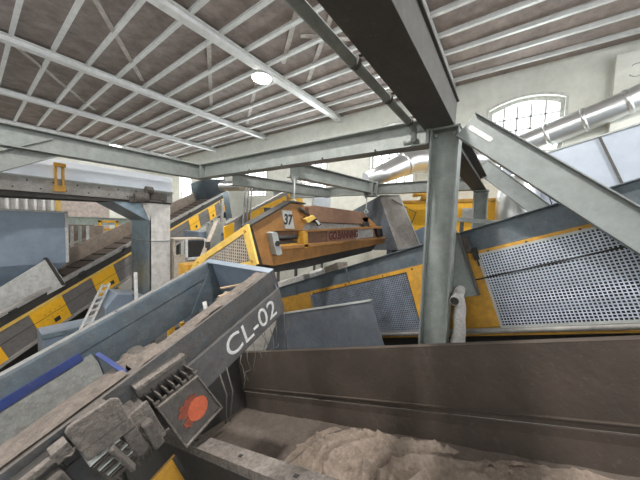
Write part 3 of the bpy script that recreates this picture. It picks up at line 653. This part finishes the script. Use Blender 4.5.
MB().prism([(a*.97+.03*pin[0][0], b) for a, b in pin], 'x', .06, .08).build('backing', 'steeldark', gd)
bo = MB()
for px_, py_ in ((245,231),(252,261),(198,262)): y_, z_ = gp(px_,py_); bo.bolt((-.0,y_,z_), (-1,0,0), .018, .012)
bo.build('bolt', 'ochre', gd)
y_, z_ = gp(183,268)
MB().box(.0,.25,y_-.12,y_+.14,z_-.22,z_+.06).build('end_box', 'ochre', gd, .006)

# ------------------------------------------------------------------ long yellow and grey conveyor on the left
KO = ray(140,239,7.0)
K = thing('inclined_conveyor', 'long conveyor with alternating yellow and grey side panels at far left', 'conveyor', KO, 30, 21)
k_ = .875
def KP(s): return s*k_
x0, x1 = KP(-4.6), KP(5.6)
MB().box(x0,x1,-.03,.05,KP(-.03),KP(.05)).build('top_rail', 'greyrail', K, .004)
MB().box(x0,x1,.0,.04,KP(-.22),KP(-.03)).build('rail_web', 'rubber', K)
MB().box(x0,x1,-.03,.04,KP(-.27),KP(-.22)).build('yellow_edge', 'paleyellow', K)
segs = [(-4.6,-3.75,'yellow'),(-3.75,-3.17,'panelgrey'),(-3.17,-2.52,'yellow'),(-2.52,-1.78,'panelgrey'),(-1.78,-1.13,'yellow'),(-1.13,1.9,'panelgrey'),(1.9,2.75,'panelgrey'),(2.5,3.2,'yellow'),(3.2,4.05,'panelgrey'),(4.05,4.65,'yellow'),(4.65,5.15,'panelgrey'),(5.15,5.6,'yellow')]
for a, b, m in segs:
    off = -.02 if m == 'yellow' else .0
    o = MB().box(KP(a), KP(b), off, .05, KP(-.85), KP(-.27)).build('side_panel', m, K, .003, label=('yellow side panel' if m == 'yellow' else 'grey side panel'))
    MB().box(KP(a),KP(b),off-.004,off,KP(-.53),KP(-.522)).build('panel_seam', 'black', K)
for a in (-2.75, -1.3, 2.95, 4.4): MB().box(KP(a-.1),KP(a+.02),-.026,-.018,KP(-.76),KP(-.66)).build('panel_opening', 'black', K)
bo = MB()
for a in (-2.95,-2.85,-2.75,-2.65): bo.bolt((KP(a),-.02,KP(-.47)),(0,-1,0),.012,.01).bolt((KP(a),-.02,KP(-.60)),(0,-1,0),.012,.01)
bo.build('bolt', 'ochre', K)
MB().box(x0,x1,-.035,.06,KP(-.91),KP(-.85)).build('lower_rail', 'greyrail', K)
MB().box(x0,KP(-1.9),.3,.34,KP(-1.6),KP(-.91)).build('under_shadow', 'black', K)  # black plate painting the shade below the lower rail
MB().box(x0,x1,1.05,1.09,KP(-.35),KP(.14)).build('far_skirt', 'board', K)
MB().box(x0,x1,.05,1.05,KP(-.32),KP(-.28)).build('belt', 'dustdark', K)
s = x0+.1
while s < x1: MB().box(s,s+.03,.12,1.0,KP(-.28),KP(-.245)).build('belt_cleat', 'dustmetal', K); s += .34
for a in (-2.0,-3.4,-.7,1.,2.6,3.6):
    MB().box(KP(a)-.02,KP(a)+.1,-.05,.03,KP(-.06),KP(-.0)).build('rail_clip', 'black', K)
# head box of that conveyor
for (a, b, c, d, e, f) in ((5.1,6.3,1.05,1.1,-.9,.62), (6.2,6.26,.0,1.1,-1.5,.62), (5.6,6.25,-.02,.02,-1.4,.05)):
    MB().box(KP(a),KP(b),c,d,KP(e),KP(f)).build('head_box', 'bluegrey', K, .004)
L = K.matrix_world.inverted()
for s in (-4.2,-1.2,1.8,4.4):
    for w in (.1, 1.0):
        p = K.matrix_world @ Vector((KP(s), w, KP(-.88))); MB().bar(L @ p, L @ Vector((p.x, p.y, 0)), .1, .1, up=(1,0,0)).build('leg', 'steeldark', K)

# blue-grey hopper over its lower end
t = thing('feed_hopper', 'large plain blue-grey hopper box at the left edge above the yellow and grey conveyor', 'hopper', (1.19, 7.1, -.92))
MB().box(-3.2,0,0,.03,.0,1.0).box(-.03,0,.03,1.3,.0,1.0).box(-3.2,0,1.27,1.3,0,1.0).build('box_wall', 'bluegreyclean', t, .006)
MB().box(-3.2,.01,-.02,.03,.985,1.02).box(-.03,.02,-.02,.05,.0,1.02).build('rim', 'tin', t, .004)
MB().hexa([(-2.6,.3,-.55),(-.5,.3,-.55),(-.5,1.,-.55),(-2.6,1.,-.55)],[(-3.2,0,0),(0,0,0),(0,1.3,0),(-3.2,1.3,0)]).build('funnel', 'bluegreyclean', t)
a = [at(48,258,1,6.95), at(62,277,1,6.95), at(66,285,1,6.95), at(-40,342,1,6.95), at(-40,312,1,6.95)]
o0 = a[1]-Vector((0,0,.3))
t = thing('chute_plate', 'tilted light grey chute plate with a dark edge below the blue-grey hopper', 'chute', o0)
MB().sheet([p-o0 for p in a], .03, (0,1,0)).build('plate', 'tin', t, .004)
MB().sheet([a[0]-o0+Vector((0,-.01,0)), a[2]-o0+Vector((0,-.01,0)), a[2]-o0+Vector((-.06,-.01,0)), a[0]-o0+Vector((-.05,-.01,0))], .12, (0,1,0)).build('edge', 'rubber', t, label='dark rubber edge')

# enclosed white conveyor with drop chute
V = thing('enclosed_conveyor', 'long white enclosed conveyor with a square drop chute under the left girder', 'conveyor', (2.8, 6.3, -.02))
MB().box(-6,.03,.0,1.1,.63,.98).build('upper_cover', 'white', V, .006)
MB().prism([(-6,.40),(.02,.40),(.02,.64),(-6,.68)], 'y', -.03, 1.1).build('side_channel', 'greyrail', V, .004)
MB().prism([(-6,.22),(-1.2,.34),(-.45,.37),(.0,.37),(.0,.40),(-6,.41)], 'y', -.02, .9).build('lower_lip', 'rubber', V)
MB().box(-6,.03,-.05,.0,.625,.655).build('seam_trim', 'steel', V)
bo = MB()
for k in range(18):
    bo.bolt((-5.5+.3*k,-.03,.58),(0,-1,0),.014,.012).bolt((-5.35+.3*k,-.03,.46),(0,-1,0),.012,.012)
bo.build('bolt', 'black', V)
MB().prism([(-.60,.38),(-.02,.38),(-.02,-2.0),(-.435,-2.0),(-.435,-.02)], 'y', .0, .03).build('chute_front', 'whitewarm', V, .003)
MB().box(-.435,-.41,.0,1.08,-2.0,.1).build('chute_side', 'tealsheet', V, .003)
MB().box(-.03,-.005,.03,1.08,-2.0,.38).box(-.43,-.01,1.06,1.08,-2,.38).build('chute_back', 'whitewarm', V)
MB().prism([(-1.12,.37),(-.60,.37),(-.435,-.02),(-.45,-.02)], 'y', .02, 1.08).build('chute_hopper', 'tealsheet', V)
MB().box(-.445,.0,-.01,1.09,-.48,-.455).build('chute_seam', 'steel', V)
MB().tube([(-.75,-.12,.44),(-.52,-.12,.47)], .10, 14).box(-.45,-.2,-.10,-.03,.44,.60).box(-.82,-.65,-.12,-.02,.35,.47).tube([(-.55,-.10,.62),(-.42,-.10,.62)], .09, 12).build('drive_unit', 'dustmetal', V, .005)
MB().box(-.2,-.12,-.08,-.03,.42,.58).build('terminal', 'steeldark', V)
MB().box(-1.89,-1.86,-.08,-.03,.44,.9).box(-1.80,-1.77,-.08,-.03,.44,.9).box(-1.9,-1.76,-.09,-.03,.44,.54).box(-1.9,-1.75,-.09,-.03,.86,.92).build('yellow_bracket', 'ochre', V, label='yellow steel bracket')
for xx, yy in ((-.4,.9),(-.05,.9),(-5.5,.2),(-5.5,.9)):
    MB().box(xx-.04,xx+.04,yy-.04,yy+.04,ZF+.02,-1.9 if xx > -1 else .4).build('leg', 'steeldark', V)

# ------------------------------------------------------------------ middle distance
# second yellow-grey conveyor behind the magnet unit
KO2 = ray(226,223,5.6)
J = thing('inclined_conveyor', 'short conveyor with yellow panels just behind the number 37 side plate', 'conveyor', KO2, 12, 23)
def J2(px, py):
    v = right*((px-320)/258)+up*(-(py-240)/258)+fwd; L = J.matrix_world.inverted().to_3x3(); o = L @ KO2; d = L @ v
    q = d*(o.y/d.y)-o; return (q.x, q.z)
e = J2(303,189)[0]
MB().box(-.02,e,-.03,.03,-.045,.0).build('top_rail', 'greyrail', J)
MB().box(-.02,e,.0,.04,-.55,-.045).build('side_panel', 'greyrail', J)
for P_ in (((223,227),(233,222),(233,238),(224,241)), ((247,214),(259,208),(260,217),(248,221)), ((259.5,207.5),(285,196),(286,203),(260.5,216)), ((288,194),(301,192.5),(302,204),(289,205))):
    MB().prism([J2(*p) for p in P_], 'y', -.035, .0).build('yellow_panel', 'yellow', J, .003, label='yellow side panel')
MB().box(0,e,.04,.25,-.3,-.28).build('belt', 'rubber', J)
L = J.matrix_world.inverted()
for s in (0,e*.9):
    for w in (.05,.75):
        p = J.matrix_world @ Vector((s,w,-.5)); MB().bar(L @ p, L @ Vector((p.x,p.y,0)), .08,.08, up=(1,0,0)).build('leg', 'steeldark', J)
# beige chute box with open front
b0 = ray(174,256,6.0)
t = thing('chute_box', 'open-fronted beige chute box between the white drop chute and the mesh guard', 'chute', b0)
MB().box(0,.75,-.02,.03,-.8,.02).box(.0,.78,.0,.55,.36,.40).box(.0,.03,.0,.5,-.8,.38).build('box_sheet', 'beige', t, .004)
MB().box(.25,.30,-.05,.0,-.1,.38).box(.72,.78,-.05,.0,-.1,.38).box(.25,.78,-.05,.0,-.12,-.06).build('opening_frame', 'paper', t)
MB().box(.3,.72,-.03,-.018,-.06,.34).build('dark_opening', 'black', t)
MB().box(.05,.1,.2,.25,ZF-b0.z,-.6).box(.65,.7,.2,.25,ZF-b0.z,-.6).build('leg', 'steeldark', t)
p = ray(217,221,6.6); q = ray(203,255,6.0)
t = thing('support_strut', 'beige bent strut leaning beside the open chute box', 'strut', q)
MB().bar((p-q)*-.35, p-q, .1, .05).build('bar', 'beige', t, .004)
MB().bar((p-q)*-.35, Vector((.0,.2,ZF-q.z)), .08, .05).build('foot_bar', 'steeldark', t)
p = ray(222,200,8.); 
t = thing('support_post', 'thin grey post beside the yellow panels at the conveyor head', 'post', (p.x, p.y, ZF)); MB().box(-.04,.04,-.04,.04,0,p.z-ZF).build('post', 'greyrail', t)
p = ray(212,240,7.4)
t = thing('machine_cover', 'blue and grey machine covers crowded under the conveyor head', 'machine', (p.x, p.y, ZF)); MB().box(-.5,.3,-.2,.6,0,p.z-ZF+.25).build('cover', 'bluegreyclean', t, .02); MB().box(-.3,.1,-.3,-.2,1.2,p.z-ZF+.5).build('door', 'steellight', t, .01)
# cable bundle
p = ray(246,178,6.2); q = ray(243,222,5.9)
for i, lab in enumerate(('leftmost grey cable hose of the bundle hanging from the far girder', 'middle grey cable hose of the bundle hanging from the far girder', 'rightmost grey cable hose of the bundle hanging from the far girder')):
    t = thing('cable_hose', lab, 'cable', q+Vector((.09*i,0,-.6)), group='cable hoses hanging behind the magnet unit')
    MB().tube([(0,0,0), (.02,.03,.5), p-q+Vector((.0,0,.35)), p-q+Vector((.05*i,.03,.62))], .028-.004*i, 8).build('hose', 'greyrail', t)
    MB().tube([(.02,.02,.3),(.02,.02,.36)], .04-.006*i, 8).build('clamp', 'steeldark', t)
# grey open hopper right of the magnet unit
a = [at(385,197,0,6.3), at(399,196,0,5.6), at(419,246,0,5.3), at(402,258,0,5.3)]
o0 = Vector((5.5, a[2].y, a[2].z-.3))
t = thing('open_hopper', 'grey sheet hopper with dark inside standing right of the orange magnet unit', 'hopper', o0)
f0 = [at(379,196,0,6.0), at(399,195,0,5.6), at(420,246,0,5.4), at(398,250,0,5.8)]
MB().sheet([p-o0 for p in f0], .03, (1,0,0)).build('side_sheet', 'greyrail', t, .004)
f1 = [at(379,196,0,6.0), at(398,250,0,5.8), at(360,250,0,6.6), at(350,212,0,6.9)]
MB().sheet([p-o0 for p in f1], .03, (1,.2,0)).build('inner_sheet', 'slate', t, .004)
MB().tube([f0[0]-o0, f0[1]-o0, f0[2]-o0], .02, 6).build('rim', 'steel', t)
MB().tube([f0[1].lerp(f0[0],.3)-o0+Vector((-.03,0,-.1)), f0[2].lerp(f0[3],.2)-o0+Vector((-.06,0,.7)), f0[2].lerp(f0[3],.5)-o0+Vector((-.03,0,.4))], .01, 6).build('cable', 'black', t)
MB().box(.5,.6,.1,.2,ZF-o0.z,.3).box(.5,.6,.7,.8,ZF-o0.z,.3).build('leg', 'steeldark', t)
# yellow machines behind
a = at(398,202,0,7.0); b = at(512,195,0,7.0)
t = thing('yellow_container', 'plain yellow machine housing behind the near column', 'machine', (7.0, b.y, ZF))
MB().box(0,.9,0,a.y-b.y,0,a.z-ZF).build('housing', 'yellow', t, .02)
MB().box(-.03,0,-.02,a.y-b.y+.02,a.z-ZF-.04,a.z-ZF+.03).build('rim', 'ochre', t)
c = at(424,197,0,7.0); MB().tube([(.0,c.y-b.y,a.z-ZF+.03),(.0,c.y-b.y,a.z-ZF+.2),(-.12,c.y-b.y+.25,a.z-ZF+.2)], .1, 10).build('filler_neck', 'ochre', t)
c = at(471,214,0,7.0); MB().box(-.02,0,c.y-b.y-.16,c.y-b.y+.18,c.z-ZF-.12,c.z-ZF+.14).build('notice', 'paper', t)
c = at(502,204,0,7.0); MB().tube([(-.03,c.y-b.y,c.z-ZF),(0,c.y-b.y,c.z-ZF)], .07, 12).build('gauge', 'tin', t)
a = at(420,232,0,6.3)
t = thing('blue_bin', 'pale blue sheet bin in front of the yellow housing', 'bin', (6.3, a.y-.3, ZF))
MB().prism([(-.3,0),(1.1,0),(1.1,a.z-ZF-.25),(.55,a.z-ZF-.05),(.25,a.z-ZF+.12),(-.3,a.z-ZF+.12)], 'x', 0, .5).build('body', 'bluegreyclean', t, .01)
p = ray(462,222,3.9)
t = thing('cross_bar', 'short grey bar sticking out behind the near column above the conveyor rail', 'bar', p); MB().bar((-.1,.35,.06),(.3,-.5,.0),.08,.06).build('bar', 'steel', t); MB().bar((.0,.0,0),(.1,0,ZF-p.z),.05,.05,up=(1,0,0)).build('post','steeldark',t)
a = ray(517,200,5.2)
t = thing('wrapped_filter', 'silver foil-wrapped round unit behind the far brace', 'filter', (a.x, a.y, ZF)); MB().tube([(0,0,0),(0,0,a.z-ZF+.0),(0,0,a.z-ZF+.35),(0,0,a.z-ZF+.5)], [.3,.36,.34,.15], 16).build('drum', 'silver', t)
a = ray(322,192,7.8)
t = thing('sheet_of_board', 'white panel on the far side above the orange magnet beam', 'panel', (a.x, a.y, ZF)); MB().prism([(-.55,a.z-ZF-.9),(.45,a.z-ZF-.9),(.5,a.z-ZF+.1),(-.3,a.z-ZF+.2)], 'y', 0, .04).build('panel', 'white', t); MB().box(-.2,-.15,.04,.1,0,a.z-ZF).box(.2,.25,.04,.1,0,a.z-ZF).build('stand', 'steeldark', t)
# white scraps between CL-02 and the big rail
for lab, s, w_, sz, rz, m in (('torn white foam sheet below the magnet unit beside the CL-02 end', -3.55, .30, (.9,.35), 8, 'foam'), ('small white block next to the torn foam sheet on the conveyor', -2.75, .32, (.3,.25), 50, 'paper'), ('beige offcut board lying on the belt under the magnet unit', -2.2, .35, (.5,.25), -10, 'beige')):
    p = E.matrix_world @ Vector((s, w_, .50)); o = MB().box(-sz[0]/2,sz[0]/2,-sz[1]/2,sz[1]/2,-.115,.13).build('foam_scrap', m, None, .02)
    o.matrix_world = Matrix.Translation(p) @ Matrix.Rotation(rad(-102+rz),4,'Z') @ Matrix.Rotation(rad(-20.6),4,'Y'); tag(o, lab, 'scrap')
# leaning plate, wrapped pipe and bag by the near column
p = ray(461,262,2.95)
t = thing('leaning_plate', 'grey flat plate with dark edge leaning just right of the near column', 'plate', p-Vector((0,0,.4)))
q = [at(448,218,0,3.38), at(458,233,0,3.38), at(479,295,0,3.38), at(458,298,0,3.38), at(446,298,0,3.38)]; o0 = p-Vector((0,0,.4))
MB().sheet([v-o0 for v in q], .02, (1,0,0)).build('plate', 'steel', t); MB().bar(q[1]-o0+Vector((-.01,0,0)), q[2]-o0+Vector((-.01,0,0)), .02, .03).build('edge', 'steeldark', t)
MB().bar(q[3]-o0+Vector((.05,.02,0.02)), Vector((q[3].x-o0.x+.05, q[3].y-o0.y+.02, ZF-o0.z)), .03,.03,up=(1,0,0)).build('stay', 'steeldark', t)
p = ray(454.5,301,2.72); q = ray(462,287,3.1)
t = thing('wrapped_pipe', 'foam-wrapped pipe end with black hollow mouth beside the near column', 'pipe', p)
d = (q-p).normalized()
MB().tube([(0,0,0), d*.15, d*.45, d*.55+Vector((0,-.0,.05))], [.05,.056,.055,.05], 16).build('wrap', 'foam', t)
MB().tube([d*-.004, d*.006], .042, 16).build('mouth', 'black', t)
p = ray(459,328,2.8)
t = thing('plastic_bag', 'crumpled white plastic wrap hanging below the wrapped pipe', 'bag', p)
def bag(a, b):
    h = -.42+a*.80; r = .075+.02*math.sin(a*9)+.02*mn.noise(Vector((a*5, math.cos(b*6.28)*2, math.sin(b*6.28)*2))); r *= 1-.75*max(0, a-.6)/.4
    return (r*.6*math.cos(b*6.28318), r*math.sin(b*6.28318), h)
MB().grid(24, 20, bag).build('wrap', 'foam', t, solid=True)

# small things between the two left conveyors
p = ray(80,300,4.4)
t = thing('blue_tray', 'blue metal tray under the yellow and grey conveyor at left', 'tray', p-Vector((0,0,.5)))
MB().box(-.45,.25,.0,.5,-.5,.02).build('body', 'bluegreyclean', t, .01); MB().box(-.47,.27,-.03,.0,-.02,.04).box(-.2,-.14,-.03,0,-.5,.0).build('rim', 'tealsheet', t); MB().box(-.3,-.24,.1,.16,ZF-p.z+.5,-.5).box(.1,.16,.1,.16,ZF-p.z+.5,-.5).build('leg','steeldark',t)
p0, p1 = ray(86,326,3.9), ray(106,284,4.5)
t = thing('cable_ladder', 'narrow pale cable ladder leaning in the gap behind the CL-02 rail', 'ladder', p0)
d = p1-p0; sx_ = Vector((.055,.015,0))
MB().bar(-sx_-d*.4, d-sx_, .02, .04, up=(0,1,0)).bar(sx_-d*.4, d+sx_, .02, .04, up=(0,1,0)).build('side_rail', 'tin', t)
for k in range(9): MB().bar(d*(k*.15-.25)-sx_, d*(k*.15-.25)+sx_, .02, .03).build('rung', 'tin', t)
MB().bar(d*-.4, Vector((-.1,.3,ZF-p0.z)), .03,.03).build('prop','steeldark',t)
p = ray(126,305,4.4)
t = thing('grey_cover', 'grey-blue sheet cover leaning below the white drop chute', 'cover', p-Vector((0,0,.5)))
MB().prism([(-.30,-.5),(.3,-.5),(.26,.62),(-.12,.72),(-.28,.50)], 'y', 0, .5).build('sheet', 'bluegreyclean', t, .01); MB().box(-.2,-.14,.2,.26,ZF-p.z+.5,-.5).box(.1,.16,.2,.26,ZF-p.z+.5,-.5).build('leg','steeldark',t)
p = ray(139,281,4.3)
t = thing('white_post', 'thin white post standing in front of the drop chute foot', 'post', (p.x, p.y, ZF)); MB().bar((.0,0,0),(-.05,0,p.z-ZF+.15),.04,.04,up=(1,0,0)).build('post','paper',t)
p = ray(172,330,4.4)
t = thing('yellow_bracket', 'small yellow bracket seen through the gap under the CL-02 wall', 'bracket', p-Vector((0,0,.45)))
MB().box(-.05,.05,0,.07,-.45,.52).build('plate','ochre',t); MB().box(.15,.22,0,.07,-.45,.52).build('plate','ochre',t); MB().box(.05,.15,.0,.06,-.45,.45).build('web','black',t); MB().box(.0,.09,.0,.07,ZF-(p.z-.45),-.45).build('post','steeldark',t)
# ------------------------------------------------------------------ far left background
p = ray(20,200,12.)
t = thing('corrugated_cladding', 'row of pale corrugated cladding far away above the blue-grey hopper', 'cladding', (p.x, p.y, ZF))
def cor(a, b): return (-2.6+3.6*a, .08*math.sin(a*80), b*(p.z-ZF+1.0))
MB().grid(160, 1, cor).build('cladding', 'whitewarm', t, solid=True)
MB().box(-2.6,1.0,.1,.2,0,p.z-ZF+.9).build('backing', 'steel', t)
p = ray(85,211,12.5)
t = thing('cabinet', 'pale pink cabinet far away under the white enclosed conveyor', 'cabinet', (p.x, p.y, ZF)); MB().box(-.95,.95,0,.8,0,p.z-ZF+.45).build('body','pink',t,.01); MB().box(-1.0,-.85,-.05,0,1.5,p.z-ZF+.45).build('door_post','paleyellow',t); MB().box(-.8,.95,-.03,0,p.z-ZF-.35,p.z-ZF-.28).build('strip','paper',t)
p = ray(90,221,11.)
t = thing('steel_girder', 'pale green low girder far away in front of the pink cabinet', 'girder', (p.x, p.y, p.z)); MB().ibeam((-3,0,0),(3,0,0),.32,.2,.02,.02).build('beam','green',t)
for xx in (-2.6, 2.4): MB().box(xx-.08,xx+.08,-.08,.08,ZF-p.z,-.16).build('post','green',t)
p = ray(110,228,10.4)
t = thing('equipment_rack', 'small yellow frame far away under the pale green girder', 'frame', (p.x, p.y, ZF))
h = p.z-ZF+.3
MB().box(-.35,-.27,0,.1,0,h).box(.2,.28,0,.1,0,h).box(-.35,.28,0,.1,h-.08,h).box(-.35,.28,0,.1,h-.4,h-.32).build('frame','yellow',t)
for i,(px_,lab,m) in enumerate(((72,'leftmost grey pipe stand under the pale green girder','greyrail'),(80,'middle grey pipe stand under the pale green girder','steel'),(88,'white pipe stand nearest the yellow frame','paper'),(97,'brown box stand left of the yellow frame','board'))):
    p = ray(px_,240,10.); t = thing('pipe_stand', lab, 'pipe', (p.x,p.y,ZF)); MB().tube([(0,0,0),(0,0,p.z-ZF+.55)], .05 if i < 3 else .2, 10).build('post', m, t); MB().box(-.12,.12,-.12,.12,0,.04).build('foot','steeldark',t)
p = ray(75,228,12.)
t = thing('brown_shed', 'dark brown crate far away beside the blue-grey hopper', 'crate', (p.x,p.y,ZF)); MB().box(-.5,.7,0,.6,0,p.z-ZF+.25).build('body','board',t,.02); MB().bar((-.5,-.03,2.),(.7,-.03,2.5),.06,.1).build('batten','beige',t)

# ------------------------------------------------------------------ light
wd = bpy.data.worlds.new('world'); scn.world = wd; wd.use_nodes = True
bg = wd.node_tree.nodes['Background']; bg.inputs[0].default_value = (.93, .97, 1., 1); bg.inputs[1].default_value = 2.1
def light(kind, loc, e, size=.5, col=(1,.97,.92), rot=None, sizey=None):
    l = bpy.data.lights.new('hall_light', kind); l.energy = e; l.color = col
    if kind == 'AREA':
        l.size = size
        if sizey: l.shape = 'RECTANGLE'; l.size_y = sizey
    else: l.shadow_soft_size = size
    o = bpy.data.objects.new('hall_light', l); COL.objects.link(o); o.location = (loc[0], loc[1], loc[2]+CZ)
    if rot: o.rotation_euler = [rad(a) for a in rot]
    return o
light('AREA', (4.72, 5.5, 3.75), 90, .4)
light('AREA', (4.75, 16.9, 3.7), 90, .4)
light('AREA', (4.72, -3.2, 3.75), 90, .4)
light('AREA', (-2.5, 5.5, 3.75), 90, .4)
light('AREA', (.9, 1.2, 3.7), 120, .22)
for yc in WC: light('AREA', (XW+.3, yc, 2.3), 60, 1.4, (.9,.95,1), (0,90,0), 2.0)

vs = scn.view_settings
vs.view_transform = 'Standard'; vs.look = 'None'; vs.gamma = 1; vs.exposure = 1.42; vs.use_curve_mapping = False
